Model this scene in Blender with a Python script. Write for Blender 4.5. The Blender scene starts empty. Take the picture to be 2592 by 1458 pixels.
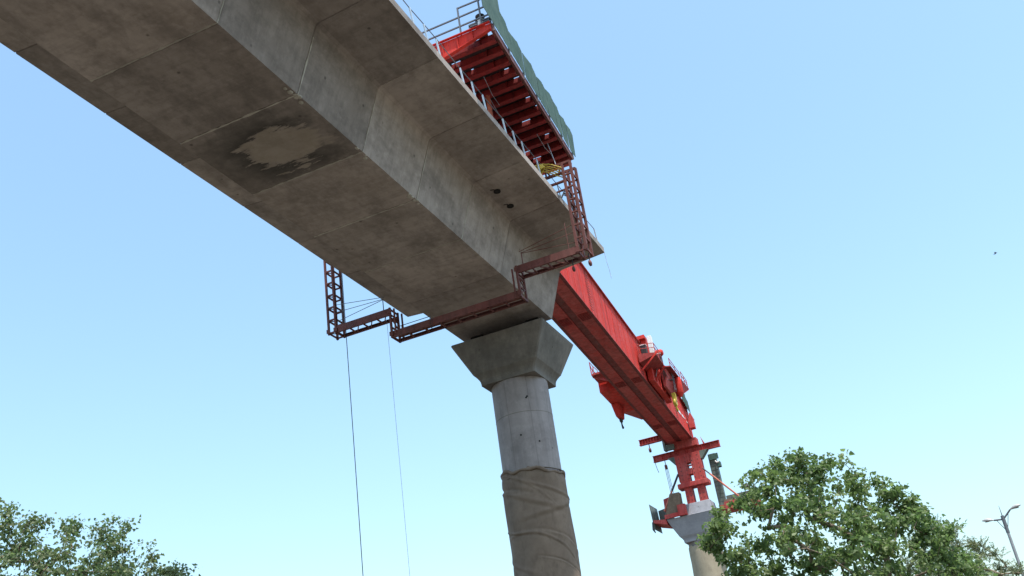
import bpy, math, random
from mathutils import Vector, Matrix
R_ = math.radians
scene = bpy.context.scene
COL = scene.collection

# ------------------------------------------------------------------ camera, sky, sun, exposure
CAM = Vector((12.487, -32.74, 1.6))
C_R = Vector((0.90356178, 0.40622094, -0.13623748))
C_U = Vector((0.29374149, -0.35582957, 0.88718727))
C_F = Vector((-0.31191673, 0.84164711, 0.44083794))
cd = bpy.data.cameras.new('camera'); cam = bpy.data.objects.new('camera', cd); COL.objects.link(cam)
m = Matrix.Identity(4)
for i in range(3):
    m[i][0] = C_R[i]; m[i][1] = C_U[i]; m[i][2] = -C_F[i]; m[i][3] = CAM[i]
cam.matrix_world = m
FPX = 2544.3
cd.sensor_width = 36.0; cd.lens = FPX / 2592 * 36.0
cd.clip_start = 0.1; cd.clip_end = 5000
scene.camera = cam

SUN_AZ = R_(-40)      # direction towards the sun, measured from +x
SUN_EL = R_(70)
w = bpy.data.worlds.new('World'); scene.world = w; w.use_nodes = True
nt = w.node_tree; bg = nt.nodes['Background']
sky = nt.nodes.new('ShaderNodeTexSky'); sky.sky_type = 'NISHITA'; sky.sun_disc = False
sky.sun_elevation = SUN_EL
sky.sun_rotation = math.pi / 2 - SUN_AZ
sky.air_density = 1.55; sky.dust_density = 3.0; sky.ozone_density = 4.6; sky.altitude = 200
wb = nt.nodes.new('ShaderNodeMix'); wb.data_type = 'RGBA'; wb.blend_type = 'MULTIPLY'; wb.inputs[0].default_value = 1.0
wb.inputs[7].default_value = (.935, .985, .925, 1)      # camera white balance: slightly cyan
nt.links.new(sky.outputs[0], wb.inputs[6]); nt.links.new(wb.outputs[2], bg.inputs[0]); bg.inputs[1].default_value = 0.15
sl = bpy.data.lights.new('sun', 'SUN'); sl.energy = 2.8; sl.angle = R_(0.6); sl.color = (1, 0.94, 0.84)
so = bpy.data.objects.new('sun', sl); COL.objects.link(so)
sd = Vector((math.cos(SUN_EL) * math.cos(SUN_AZ), math.cos(SUN_EL) * math.sin(SUN_AZ), math.sin(SUN_EL)))
so.rotation_euler = sd.to_track_quat('Z', 'Y').to_euler(); so.location = (30, -30, 60)
scene.view_settings.view_transform = 'Standard'; scene.view_settings.look = 'None'
scene.view_settings.gamma = 1.0; scene.view_settings.exposure = 1.06
scene.cycles.max_bounces = 8; scene.cycles.diffuse_bounces = 4

# ------------------------------------------------------------------ helpers
def at(px, py, D):
    """photo pixel -> the point on that sight line at horizontal distance D"""
    d = C_F + C_R * ((px - 1296) / FPX) - C_U * ((py - 729) / FPX)
    return CAM + d * (D / math.hypot(d.x, d.y))

def gx(y): return -0.062 * y          # centre line of the launching girder

class MB:
    def __init__(s): s.v = []; s.f = []; s.sm = []
    def add(s, vs, fs, smooth=False):
        n = len(s.v); s.v += [tuple(q) for q in vs]
        for f in fs: s.f.append([i + n for i in f]); s.sm.append(smooth)
    def box(s, x0, x1, y0, y1, z0, z1, sk=0.0):
        """sk shears x with y (follows the girder heading)"""
        vs = [(x + sk * y, y, z) for z in (z0, z1) for y in (y0, y1) for x in (x0, x1)]
        s.add(vs, [(0, 2, 3, 1), (4, 5, 7, 6), (0, 1, 5, 4), (2, 6, 7, 3), (0, 4, 6, 2), (1, 3, 7, 5)])
        return s
    def gbox(s, x0, x1, y0, y1, z0, z1): return s.box(x0, x1, y0, y1, z0, z1, -0.062)
    def hexa(s, bot, top):
        s.add(list(bot) + list(top), [(3, 2, 1, 0), (4, 5, 6, 7), (0, 1, 5, 4), (1, 2, 6, 5), (2, 3, 7, 6), (3, 0, 4, 7)]); return s
    def bar(s, a, b, w_, h_=None, up=(0, 0, 1)):
        a = Vector(a); b = Vector(b); h_ = h_ or w_; d = (b - a).normalized(); up = Vector(up)
        if abs(d.dot(up)) > 0.98: up = Vector((0, 1, 0))
        r = d.cross(up).normalized(); u = r.cross(d)
        q = []
        for p in (a, b): q += [p - r * w_ / 2 - u * h_ / 2, p + r * w_ / 2 - u * h_ / 2, p + r * w_ / 2 + u * h_ / 2, p - r * w_ / 2 + u * h_ / 2]
        s.add(q, [(0, 1, 2, 3), (7, 6, 5, 4), (0, 4, 5, 1), (1, 5, 6, 2), (2, 6, 7, 3), (3, 7, 4, 0)]); return s
    def chan(s, a, b, w_, h_, t=0.02, up=(0, 0, 1), side=1):
        """C channel: web of height h_, flanges of width w_ to one side"""
        a = Vector(a); b = Vector(b); d = (b - a).normalized(); up = Vector(up); r = d.cross(up).normalized() * side
        s.bar(a, b, t, h_, up)
        for k in (1, -1):
            o = up * (k * (h_ / 2 - t / 2)) + r * (w_ / 2 + t / 2); s.bar(a + o, b + o, w_, t, up)
        return s
    def tube(s, pts, r, n=8, cap=True):
        pts = [Vector(p) for p in pts]; rs = r if isinstance(r, (list, tuple)) else [r] * len(pts)
        rings = []; prev = None
        for i, p in enumerate(pts):
            d = (pts[min(i + 1, len(pts) - 1)] - pts[max(i - 1, 0)]).normalized()
            if prev is None:
                a = Vector((0, 0, 1)) if abs(d.z) < .9 else Vector((1, 0, 0)); x = d.cross(a).normalized()
            else:
                x = (prev - d * prev.dot(d))
                x = x.normalized() if x.length > 1e-6 else d.orthogonal().normalized()
            prev = x; y = d.cross(x)
            rings.append([p + (x * math.cos(2 * math.pi * k / n) + y * math.sin(2 * math.pi * k / n)) * rs[i] for k in range(n)])
        vs = [q for g in rings for q in g]; fs = []
        for i in range(len(pts) - 1):
            for k in range(n):
                fs.append((i * n + k, i * n + (k + 1) % n, (i + 1) * n + (k + 1) % n, (i + 1) * n + k))
        s.add(vs, fs, True)
        if cap:
            s.add(rings[0], [tuple(range(n - 1, -1, -1))]); s.add(rings[-1], [tuple(range(n))])
        return s
    def lathe(s, c, prof, n=48, axis='z', smooth=True):
        c = Vector(c); vs = []; fs = []
        for r, h in prof:
            for k in range(n):
                a = 2 * math.pi * k / n; q = (r * math.cos(a), r * math.sin(a), h)
                if axis == 'x': q = (h, q[0], q[1])
                if axis == 'y': q = (q[1], h, q[0])
                vs.append(c + Vector(q))
        for i in range(len(prof) - 1):
            for k in range(n): fs.append((i * n + k, i * n + (k + 1) % n, (i + 1) * n + (k + 1) % n, (i + 1) * n + k))
        s.add(vs, fs, smooth)
        s.add(vs[:n], [tuple(range(n - 1, -1, -1))]); s.add(vs[-n:], [tuple(range(n))]); return s
    def loft(s, rings, smooth=False):
        n = len(rings[0]); vs = [q for g in rings for q in g]; fs = []
        for i in range(len(rings) - 1):
            for k in range(n): fs.append((i * n + k, i * n + (k + 1) % n, (i + 1) * n + (k + 1) % n, (i + 1) * n + k))
        s.add(vs, fs, smooth)
        s.add(rings[0], [tuple(range(n - 1, -1, -1))]); s.add(rings[-1], [tuple(range(n))]); return s
    def prism(s, poly, y0, y1):
        """polygon in x,z extruded in y"""
        return s.loft([[(x, y0, z) for x, z in poly], [(x, y1, z) for x, z in poly]])
    def ball(s, c, r, n=12, sz=(1, 1, 1)):
        c = Vector(c); m_ = n // 2; vs = []; fs = []
        for i in range(1, m_):
            t = math.pi * i / m_
            for k in range(n):
                a = 2 * math.pi * k / n
                vs.append((c.x + r * sz[0] * math.sin(t) * math.cos(a), c.y + r * sz[1] * math.sin(t) * math.sin(a), c.z + r * sz[2] * math.cos(t)))
        top = len(vs); vs.append((c.x, c.y, c.z + r * sz[2])); vs.append((c.x, c.y, c.z - r * sz[2]))
        for i in range(m_ - 2):
            for k in range(n): fs.append((i * n + k, (i + 1) * n + k, (i + 1) * n + (k + 1) % n, i * n + (k + 1) % n))
        for k in range(n):
            fs.append((top, k, (k + 1) % n)); fs.append((top + 1, (m_ - 2) * n + (k + 1) % n, (m_ - 2) * n + k))
        s.add(vs, fs, True); return s
    def build(s, name, mat, parent=None, bevel=0.0, recalc=True):
        me = bpy.data.meshes.new(name); me.from_pydata(s.v, [], s.f)
        me.polygons.foreach_set('use_smooth', s.sm)
        if recalc:
            import bmesh
            b = bmesh.new(); b.from_mesh(me); bmesh.ops.recalc_face_normals(b, faces=b.faces); b.to_mesh(me); b.free()
        me.materials.append(mat); me.update()
        o = bpy.data.objects.new(name, me); COL.objects.link(o)
        if parent is not None:
            o.parent = parent
            o.matrix_parent_inverse = Matrix.Translation(parent.location).inverted() if parent.type == 'EMPTY' else Matrix.Identity(4)
        if bevel:
            mo = o.modifiers.new('bevel', 'BEVEL'); mo.width = bevel; mo.segments = 2; mo.limit_method = 'ANGLE'; mo.angle_limit = R_(40)
        return o

def thing(name, label, cat, loc, group=None):
    o = bpy.data.objects.new(name, None); COL.objects.link(o); o.location = loc; o.empty_display_size = 0.3
    return tag(o, label, cat, group)
def tag(o, label=None, cat=None, group=None, kind=None):
    if label: o['label'] = label
    if cat: o['category'] = cat
    if group: o['group'] = group
    if kind: o['kind'] = kind
    return o

# ------------------------------------------------------------------ materials
def mat(name):
    m_ = bpy.data.materials.new(name); m_.use_nodes = True; n = m_.node_tree
    return m_, n, n.nodes['Principled BSDF'], n.nodes['Material Output']
def N(n, t, **kw):
    x = n.nodes.new(t)
    for k, v in kw.items():
        if hasattr(x, k): setattr(x, k, v)
        else: x.inputs[k].default_value = v
    return x
def L(n, a, b): n.links.new(a, b)
def ramp(n, src, stops):
    r = n.nodes.new('ShaderNodeValToRGB'); L(n, src, r.inputs[0])
    e = r.color_ramp.elements
    while len(e) < len(stops): e.new(0.5)
    for i, (p, c) in enumerate(stops):
        e[i].position = p; e[i].color = (c, c, c, 1) if isinstance(c, (int, float)) else (*c, 1)
    return r.outputs[0]
def mapped(n, scale=(1, 1, 1), loc=(0, 0, 0)):
    t = n.nodes.new('ShaderNodeTexCoord'); mp = n.nodes.new('ShaderNodeMapping')
    mp.inputs['Scale'].default_value = scale; mp.inputs['Location'].default_value = loc
    L(n, t.outputs['Object'], mp.inputs[0]); return mp.outputs[0]
def noise(n, vec, scale, detail=6, rough=.6):
    x = N(n, 'ShaderNodeTexNoise'); x.inputs['Scale'].default_value = scale; x.inputs['Detail'].default_value = detail; x.inputs['Roughness'].default_value = rough
    L(n, vec, x.inputs['Vector']); return x.outputs['Fac']
def mix(n, fac, a, b, mode='MIX'):
    x = n.nodes.new('ShaderNodeMix'); x.data_type = 'RGBA'; x.blend_type = mode
    if isinstance(fac, (int, float)): x.inputs[0].default_value = fac
    else: L(n, fac, x.inputs[0])
    for i, c in ((6, a), (7, b)):
        if isinstance(c, tuple): x.inputs[i].default_value = (*c, 1)
        else: L(n, c, x.inputs[i])
    return x.outputs[2]
def bump(n, p, h, dist, strength=.6):
    b = n.nodes.new('ShaderNodeBump'); b.inputs['Distance'].default_value = dist; b.inputs['Strength'].default_value = strength
    L(n, h, b.inputs['Height']); L(n, b.outputs[0], p.inputs['Normal'])
def math_(n, op, a, b=None):
    x = n.nodes.new('ShaderNodeMath'); x.operation = op
    for i, v in ((0, a), (1, b)):
        if v is None: continue
        if isinstance(v, (int, float)): x.inputs[i].default_value = v
        else: L(n, v, x.inputs[i])
    return x.outputs[0]

def concrete(name, c1, c2, stain=False, blot=.35, streak=.3):
    m_, n, p, o = mat(name)
    v = mapped(n)
    c = mix(n, ramp(n, noise(n, mapped(n, (1, .8, 1), (3, 1, 2)), .28, 7, .62), [(.34, 0.), (.62, 1.)]), c1, c2)
    # mottling, cloudy blotches, smudges with edges
    c = mix(n, ramp(n, noise(n, mapped(n, (1, .45, 1)), 1.0, 9, .72), [(.46, 0.), (.62, blot)]), c, tuple(k * .42 for k in c1))
    c = mix(n, ramp(n, noise(n, mapped(n, (1, 1, 1), (7, 3, 1)), 3.4, 6, .7), [(.5, 0.), (.75, .35)]), c, tuple(min(1, k * 1.35) for k in c2))
    # runs down the faces
    c = mix(n, ramp(n, noise(n, mapped(n, (2.2, 2.2, .16)), 1.9, 6, .65), [(.47, 0.), (.72, streak)]), c, tuple(k * .5 for k in c1))
    # transverse rub marks of the formwork
    c = mix(n, ramp(n, noise(n, mapped(n, (.13, 2.2, .5), (2, 0, 0)), 1.3, 8, .72), [(.5, 0.), (.72, .4)]), c, tuple(k * .55 for k in c1))
    # small pits
    vo = N(n, 'ShaderNodeTexVoronoi'); vo.inputs['Scale'].default_value = 1.35; L(n, mapped(n), vo.inputs['Vector'])
    c = mix(n, ramp(n, vo.outputs['Distance'], [(.03, .75), (.075, 0.)]), c, tuple(k * .3 for k in c1))
    # each cast differs a little
    oi = n.nodes.new('ShaderNodeObjectInfo')
    hs = n.nodes.new('ShaderNodeHueSaturation'); L(n, c, hs.inputs['Color'])
    L(n, math_(n, 'ADD', math_(n, 'MULTIPLY', oi.outputs['Random'], .40), .80), hs.inputs['Value'])
    c = hs.outputs[0]
    if stain:
        # a wet ring of dark slurry on the soffit
        sx = n.nodes.new('ShaderNodeSeparateXYZ'); tc = n.nodes.new('ShaderNodeTexCoord'); L(n, tc.outputs['Object'], sx.inputs[0])
        dx = math_(n, 'DIVIDE', math_(n, 'SUBTRACT', sx.outputs[0], .25), 1.35)
        dy = math_(n, 'DIVIDE', math_(n, 'SUBTRACT', sx.outputs[1], -14.72), 1.08)
        d = math_(n, 'SQRT', math_(n, 'ADD', math_(n, 'MULTIPLY', dx, dx), math_(n, 'MULTIPLY', dy, dy)))
        nn = noise(n, mapped(n, (.55, 2.1, 1), (5, 2, 0)), 1.5, 11, .68)
        low = math_(n, 'LESS_THAN', sx.outputs[2], 17.0)
        n2 = noise(n, mapped(n, (.9, 1.3, 1), (1, 8, 0)), 1.1, 7, .6)
        dn = math_(n, 'MULTIPLY', math_(n, 'ADD', d, math_(n, 'MULTIPLY', math_(n, 'SUBTRACT', nn, .5), 2.9)), .5)
        wet = ramp(n, dn, [(.0, 0.), (.36, 0.), (.41, .9), (.55, .8), (1., .55)])
        out = ramp(n, math_(n, 'ADD', math_(n, 'MULTIPLY', d, .42), math_(n, 'MULTIPLY', math_(n, 'SUBTRACT', n2, .5), .55)), [(.38, 1.), (.78, 0.)])
        dry = ramp(n, math_(n, 'ADD', math_(n, 'MULTIPLY', sx.outputs[0], .25), math_(n, 'MULTIPLY', n2, .6)), [(.45, 1.), (.68, .12)])
        mk = math_(n, 'MULTIPLY', math_(n, 'MULTIPLY', wet, out), math_(n, 'MULTIPLY', dry, low))
        c = mix(n, mk, c, (.040, .036, .030))
        # sandy slurry smear in the middle
        lt = math_(n, 'MULTIPLY', ramp(n, dn, [(.0, .3), (.26, .38), (.40, 0.)]), low)
        c = mix(n, lt, c, (.42, .355, .265))
    L(n, c, p.inputs['Base Color']); p.inputs['Roughness'].default_value = .88
    bump(n, p, noise(n, v, 22, 8, .7), .006, .5)
    return m_

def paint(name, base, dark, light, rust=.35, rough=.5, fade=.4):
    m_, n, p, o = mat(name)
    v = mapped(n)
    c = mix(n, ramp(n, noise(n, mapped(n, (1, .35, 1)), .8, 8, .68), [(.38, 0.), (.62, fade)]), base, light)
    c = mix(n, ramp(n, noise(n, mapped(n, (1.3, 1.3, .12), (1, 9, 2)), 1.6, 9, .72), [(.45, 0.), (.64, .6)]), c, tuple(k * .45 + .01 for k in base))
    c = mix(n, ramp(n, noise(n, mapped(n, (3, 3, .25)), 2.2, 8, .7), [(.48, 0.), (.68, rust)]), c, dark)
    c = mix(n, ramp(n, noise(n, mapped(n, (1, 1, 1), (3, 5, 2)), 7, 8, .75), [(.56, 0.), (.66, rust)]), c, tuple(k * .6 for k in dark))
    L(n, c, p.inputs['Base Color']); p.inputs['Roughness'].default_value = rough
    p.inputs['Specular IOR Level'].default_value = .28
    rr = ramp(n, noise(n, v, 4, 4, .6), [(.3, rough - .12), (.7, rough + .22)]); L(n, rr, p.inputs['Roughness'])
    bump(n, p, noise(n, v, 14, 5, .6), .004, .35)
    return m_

def plain(name, c, rough=.6, metal=0., var=.25):
    m_, n, p, o = mat(name)
    cc = mix(n, ramp(n, noise(n, mapped(n), 5, 6, .7), [(.35, 0.), (.7, 1.)]), c, tuple(k * (1 - var) for k in c))
    L(n, cc, p.inputs['Base Color']); p.inputs['Roughness'].default_value = rough; p.inputs['Metallic'].default_value = metal
    return m_

def cloth(name, c1, c2, weave=60., trans=.0, scale=1.6):
    m_, n, p, o = mat(name)
    v = mapped(n)
    c = mix(n, ramp(n, noise(n, v, scale, 7, .7), [(.3, 0.), (.7, 1.)]), c1, c2)
    c = mix(n, ramp(n, noise(n, mapped(n, (1, 1, .5)), 4.2, 7, .7), [(.5, 0.), (.72, .5)]), c, tuple(k * .5 for k in c1))
    L(n, c, p.inputs['Base Color']); p.inputs['Roughness'].default_value = .95
    bump(n, p, noise(n, v, weave, 3, .6), .006, .5)
    if trans:
        t = n.nodes.new('ShaderNodeBsdfTranslucent'); L(n, c, t.inputs[0])
        ms = n.nodes.new('ShaderNodeMixShader'); ms.inputs[0].default_value = trans
        L(n, p.outputs[0], ms.inputs[1]); L(n, t.outputs[0], ms.inputs[2]); L(n, ms.outputs[0], o.inputs[0])
    return m_

def leafmat(name, a, b, c_, trans=.35):
    m_, n, p, o = mat(name)
    g = n.nodes.new('ShaderNodeNewGeometry')
    c = ramp(n, g.outputs['Random Per Island'], [(0, a), (.55, b), (.9, c_), (1, tuple(min(1, k * 1.5) for k in c_))])
    nz = noise(n, mapped(n), .9, 4, .6)
    c = mix(n, ramp(n, nz, [(.38, 0.), (.66, .55)]), c, tuple(min(1, k * 1.0) for k in (c_[0] * .95, c_[1] * .85, c_[2] * .7)))
    c = mix(n, ramp(n, noise(n, mapped(n, (1, 1, 1), (9, 4, 1)), .7, 4, .6), [(.45, 0.), (.7, .5)]), c, tuple(k * .75 for k in a))
    L(n, c, p.inputs['Base Color']); p.inputs['Roughness'].default_value = .5
    t = n.nodes.new('ShaderNodeBsdfTranslucent'); L(n, mix(n, .4, c, (.15, .27, .06)), t.inputs[0])
    ms = n.nodes.new('ShaderNodeMixShader'); ms.inputs[0].default_value = trans
    L(n, p.outputs[0], ms.inputs[1]); L(n, t.outputs[0], ms.inputs[2]); L(n, ms.outputs[0], o.inputs[0])
    return m_

M_DECK = concrete('deck_concrete', (.274, .230, .203), (.424, .368, .340), blot=.5, streak=.4)
M_DECKS = concrete('stained_concrete', (.274, .230, .203), (.424, .368, .340), stain=True, blot=.5, streak=.4)
M_PIER = concrete('pier_concrete', (.216, .194, .194), (.285, .258, .258), blot=.35, streak=.35)
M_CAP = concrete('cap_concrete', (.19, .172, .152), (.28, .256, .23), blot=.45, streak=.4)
M_NEWCAP = concrete('new_concrete', (.27, .275, .31), (.35, .355, .39), blot=.15, streak=.2)
M_GROUT = concrete('grout', (.38, .355, .31), (.5, .47, .41), blot=.1)
M_RED = paint('red_paint', (.62, .032, .020), (.18, .020, .018), (.58, .075, .06), rust=.5, rough=.7, fade=.45)
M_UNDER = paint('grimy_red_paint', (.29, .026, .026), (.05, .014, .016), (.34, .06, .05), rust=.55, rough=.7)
M_SLIDE = paint('worn_dark_red', (.19, .030, .030), (.05, .016, .016), (.22, .06, .05), rust=.6, rough=.6)
M_GRIME = plain('grimy_plate', (.05, .024, .026), .85, 0, .5)
M_DRED = paint('dull_red_paint', (.47, .050, .046), (.13, .03, .026), (.48, .13, .12), rust=.5, rough=.65, fade=.6)
M_MAROON = paint('oxide_primer', (.165, .055, .048), (.055, .027, .023), (.25, .11, .10), rust=.5, rough=.6)
M_ORANGE = paint('orange_paint', (.50, .13, .08), (.22, .06, .04), (.55, .22, .16), rust=.4)
M_BLACK = plain('black_steel', (.03, .032, .036), .5)
M_DARK = plain('dark_hole', (.012, .011, .010), .9)
M_GREEN = cloth('green_sheet', (.042, .110, .098), (.10, .18, .16), trans=.18, scale=1.5)
M_GREY = paint('grey_green_paint', (.11, .145, .13), (.09, .09, .08), (.26, .30, .27), rust=.4)
M_WHITE = plain('white_enamel', (.78, .79, .78), .4, 0, .12)
M_GALV = plain('galvanised_steel', (.55, .62, .68), .35, .25, .25)
M_RAIL = plain('grey_rail_paint', (.14, .15, .17), .5, .2, .3)
M_YEL = plain('yellow_paint', (.60, .44, .05), .5, 0, .35)
M_WIRE = plain('wire_rope', (.05, .05, .055), .6, .3)
M_FINE = plain('nylon_cord', (.40, .44, .52), .7)
M_BURL = cloth('hessian', (.14, .104, .078), (.235, .18, .14), weave=45, scale=.9)
M_BURLP = cloth('pale_hessian', (.30, .255, .185), (.38, .33, .245), weave=45)
M_BURLD = cloth('wet_hessian', (.075, .055, .035), (.11, .085, .055), weave=45)
M_BOX = plain('brown_plywood', (.20, .145, .10), .85, 0, .5)
M_BARK = plain('pale_bark', (.24, .19, .14), .9, 0, .45)
M_LEAF = leafmat('fig_leaf', (.075, .132, .052), (.14, .225, .082), (.23, .31, .13), .55)
M_LEAF2 = leafmat('dusty_leaf', (.085, .135, .070), (.15, .215, .108), (.255, .305, .165), .55)
M_LEAF3 = leafmat('acacia_leaf', (.065, .095, .045), (.12, .155, .075), (.18, .21, .11), .4)
M_LAMP = plain('lamp_shell', (.42, .42, .42), .4, 0, .3)
M_STONE = plain('lamp_grey', (.30, .31, .33), .45, .2, .25)

# ------------------------------------------------------------------ ground
gm, n, p, o = mat('dusty_ground')
c = mix(n, ramp(n, noise(n, mapped(n), .12, 6, .6), [(.4, 0.), (.6, 1.)]), (.070, .058, .044), (.10, .083, .062))
c = mix(n, ramp(n, noise(n, mapped(n), 1.5, 8, .7), [(.5, 0.), (.7, .5)]), c, (.045, .048, .03))
L(n, c, p.inputs['Base Color']); p.inputs['Roughness'].default_value = .95
g = MB(); S = 1500
g.add([(-S, -S, 0), (S, -S, 0), (S, S, 0), (-S, S, 0)], [(0, 1, 2, 3)])
tag(g.build('ground', gm), 'flat dusty brown ground beneath the viaduct', 'ground', kind='structure')

# ------------------------------------------------------------------ viaduct deck
ZS, HS = 16.963, 1.75
half = [(HS, ZS), (2.345, 18.68), (2.39, 18.77), (2.49, 18.815), (4.241, 18.95), (4.241, 19.17), (3.3, 19.24), (0.9, 19.28)]
prof = half + [(-x, z) for x, z in reversed(half)]
def pring(y, inset):
    out = []; cx, cz = 0, 18.4
    k = len(prof)
    for i, (x, z) in enumerate(prof):
        a = Vector((*prof[i - 1], 0)); b = Vector((*prof[(i + 1) % k], 0)); t = (b - a).normalized(); nn = Vector((t.y, -t.x))
        out.append((x - nn.x * inset, y, z - nn.y * inset))
    return out
deck = thing('viaduct_deck', 'grey concrete box girder bridge deck of joined segments with dark stained underside', 'bridge deck', (0, -15, 16.963))
cuts = [0.0] + [-4.646 - 2.913 * k for k in range(0, 11)]
rr = random.Random(4)
for k in range(len(cuts) - 1):
    y1, y0 = cuts[k], cuts[k + 1]; mb = MB(); e = .012; j = rr.uniform(-.007, .007)
    mb.loft([pring(y0 + .002, .028 + j), pring(y0 + .022, j), pring(y1 - .022, j), pring(y1 - .002, .028 + j)])
    st = abs((y0 + y1) / 2 + 14.8) < 1
    sg = mb.build('deck_segment', M_DECKS if st else M_DECK, deck)
    if st: sg['label'] = 'segment with a pale sandy patch in a dark wet stain underneath'
    if k in (1,):
        for hx, hy in ((2.80, -6.61), (2.78, -5.51)):
            h_ = MB(); z = 18.833
            h_.tube([(hx, hy, z + .03), (hx, hy, z - .04)], .115, 16)
            h_.bar((hx - .03, hy - .13, z - .006), (hx - .16, hy - .20, z - .012), .05, .004)
            h_.build('drain_hole', M_DARK, sg)
for k in range(1, 8):
    y = cuts[k]; mb = MB(); q = random.Random(60 + k)
    def strip(P):
        vs = []; fs = []
        for (x, yy, z, nx, nz, wd) in P:
            vs += [(x, yy - wd, z), (x + nx * .012, yy - wd * .6, z + nz * .012), (x + nx * .012, yy + wd * .6, z + nz * .012), (x, yy + wd, z)]
        for i in range(len(P) - 1):
            for c_ in range(3): a = i * 4 + c_; fs.append((a, a + 1, a + 5, a + 4))
        mb.add(vs, fs)
    if k in (2, 3, 4, 5, 6):
        side = q.choice((-1, 1)) * .02
        P = [(-1.74 + 3.48 * i / 30, y + side + q.uniform(-.006, .006), ZS + .004, 0, -1, max(.004, q.gauss(.02, .012))) for i in range(31)]
        P += [(1.752 + .57 * i / 12, y + side + q.uniform(-.005, .005), ZS + 1.64 * i / 12, 1, -.35, max(.004, q.gauss(.014, .008))) for i in range(12)]
        strip(P); mb.build('grout_line', M_GROUT, deck, recalc=False)
# lifting-bolt stubs and grout lumps along the soffit corner
for k in range(1, 7):
    y = -4.646 - 2.913 * (k - 1)
    if k in (3, 4, 5):
        mb = MB(); q = random.Random(k)
        for i in range(7):
            yy = y + q.uniform(-.35, .35); r = q.uniform(.02, .055); mb.ball((HS - q.uniform(.0, .12), yy, ZS - r * .2), r, 8, (1.3, 1.6, .6))
        mb.build('grout_lump', M_GROUT, deck)

# edge railing on the near side of the deck
rail = thing('edge_railing', 'thin wire edge railing with short white posts on the deck edge', 'railing', (4.1, -10, 19.2))
RX = 4.08
py = [(-22.6), (-20.8), (-19.0), (-17.2), (-15.8), -14.45, -13.68, -12.98, -11.53, -10.79, -10.06, -8.62, -7.87, -7.16, -5.9, -4.0, -2.6, -1.2, -.25]
for y in py:
    MB().bar((RX, y, 19.94), (RX + .02, y + .16, 19.15), .035, .05).build('post', M_GALV, rail)
MB().tube([(RX, -22.6, 19.93)] + [(RX + rr.uniform(-.01, .01), y, 19.93 + rr.uniform(-.02, .02)) for y in py[1:]], .014, 6).build('top_wire', M_RAIL, rail)
# far edge railing (low, mostly hidden)
cord = MB(); cord.tube([(4.24, -.02, 18.95), (4.25, -.02, 18.6), (4.29, -.01, 18.2), (4.30, 0, 17.85)], .008, 5)
tag(cord.build('cord', M_FINE), 'short pale loose cord dangling from the corner of the deck end', 'cord')

# ------------------------------------------------------------------ piers
def pier(cx, cy, label, capmat, colmat, grp, hb=16.47):
    t = thing('bridge_pier', label, 'pier', (cx, cy, 0), grp)
    def ring(a, b, z, ch=.05):
        return [(cx - a + ch, cy - b, z), (cx + a - ch, cy - b, z), (cx + a, cy - b + ch, z), (cx + a, cy + b - ch, z), (cx + a - ch, cy + b, z), (cx - a + ch, cy + b, z), (cx - a, cy + b - ch, z), (cx - a, cy - b + ch, z)]
    rs = [ring(1.07, 1.08, hb - 1.68), ring(1.075, 1.085, hb - 1.60)]
    for i in range(1, 6):
        f = i / 5; a = 1.075 + (1.28 - 1.075) * (1 - math.cos(f * math.pi / 2)) ** 1.0; b = 1.085 + (1.25 - 1.085) * (1 - math.cos(f * math.pi / 2))
        rs.append(ring(a, b, hb - 1.60 + .36 * f))
    rs += [ring(1.84, 1.58, hb - .10), ring(1.87, 1.61, hb - .02), ring(1.855, 1.595, hb)]
    MB().loft(rs).build('pier_cap', capmat, t)
    MB().lathe((cx, cy, 0), [(1.05, 0), (1.05, hb - 1.685)], 72).build('column', colmat, t)
    return t
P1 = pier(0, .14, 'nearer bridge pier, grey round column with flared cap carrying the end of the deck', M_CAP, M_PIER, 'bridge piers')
for x in (-1.15, 1.15):
    for y in (-.35,):
        b = MB(); b.box(x - .3, x + .3, y - .3, y + .3, 16.46, 16.66); b.box(x - .24, x + .24, y - .24, y + .24, 16.66, 16.98); b.build('bearing', M_DARK, P1)
b = MB(); b.box(-1.5, 1.5, .05, 1.3, 16.46, 16.93); b.build('gap_shade_block', M_CAP, P1)  # added block, keeps far-side sunlight out of the gap under the deck
for z in (13.45,):
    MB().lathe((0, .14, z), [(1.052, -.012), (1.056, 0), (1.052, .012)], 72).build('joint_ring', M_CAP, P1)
P2 = pier(-2.3, 37, 'farther bridge pier, pale new concrete cap under the red support tower, behind the tree', M_NEWCAP, M_PIER, 'bridge piers')
PED = MB(); PED.hexa([(-2.85, 35.6, 16.46), (-.95, 35.6, 16.46), (-.95, 37.4, 16.46), (-2.85, 37.4, 16.46)], [(-2.75, 35.75, 17.28), (-1.0, 35.75, 17.28), (-1.0, 37.3, 17.28), (-2.75, 37.3, 17.28)])
PED.build('pedestal', M_NEWCAP, P2, bevel=.02)

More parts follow.
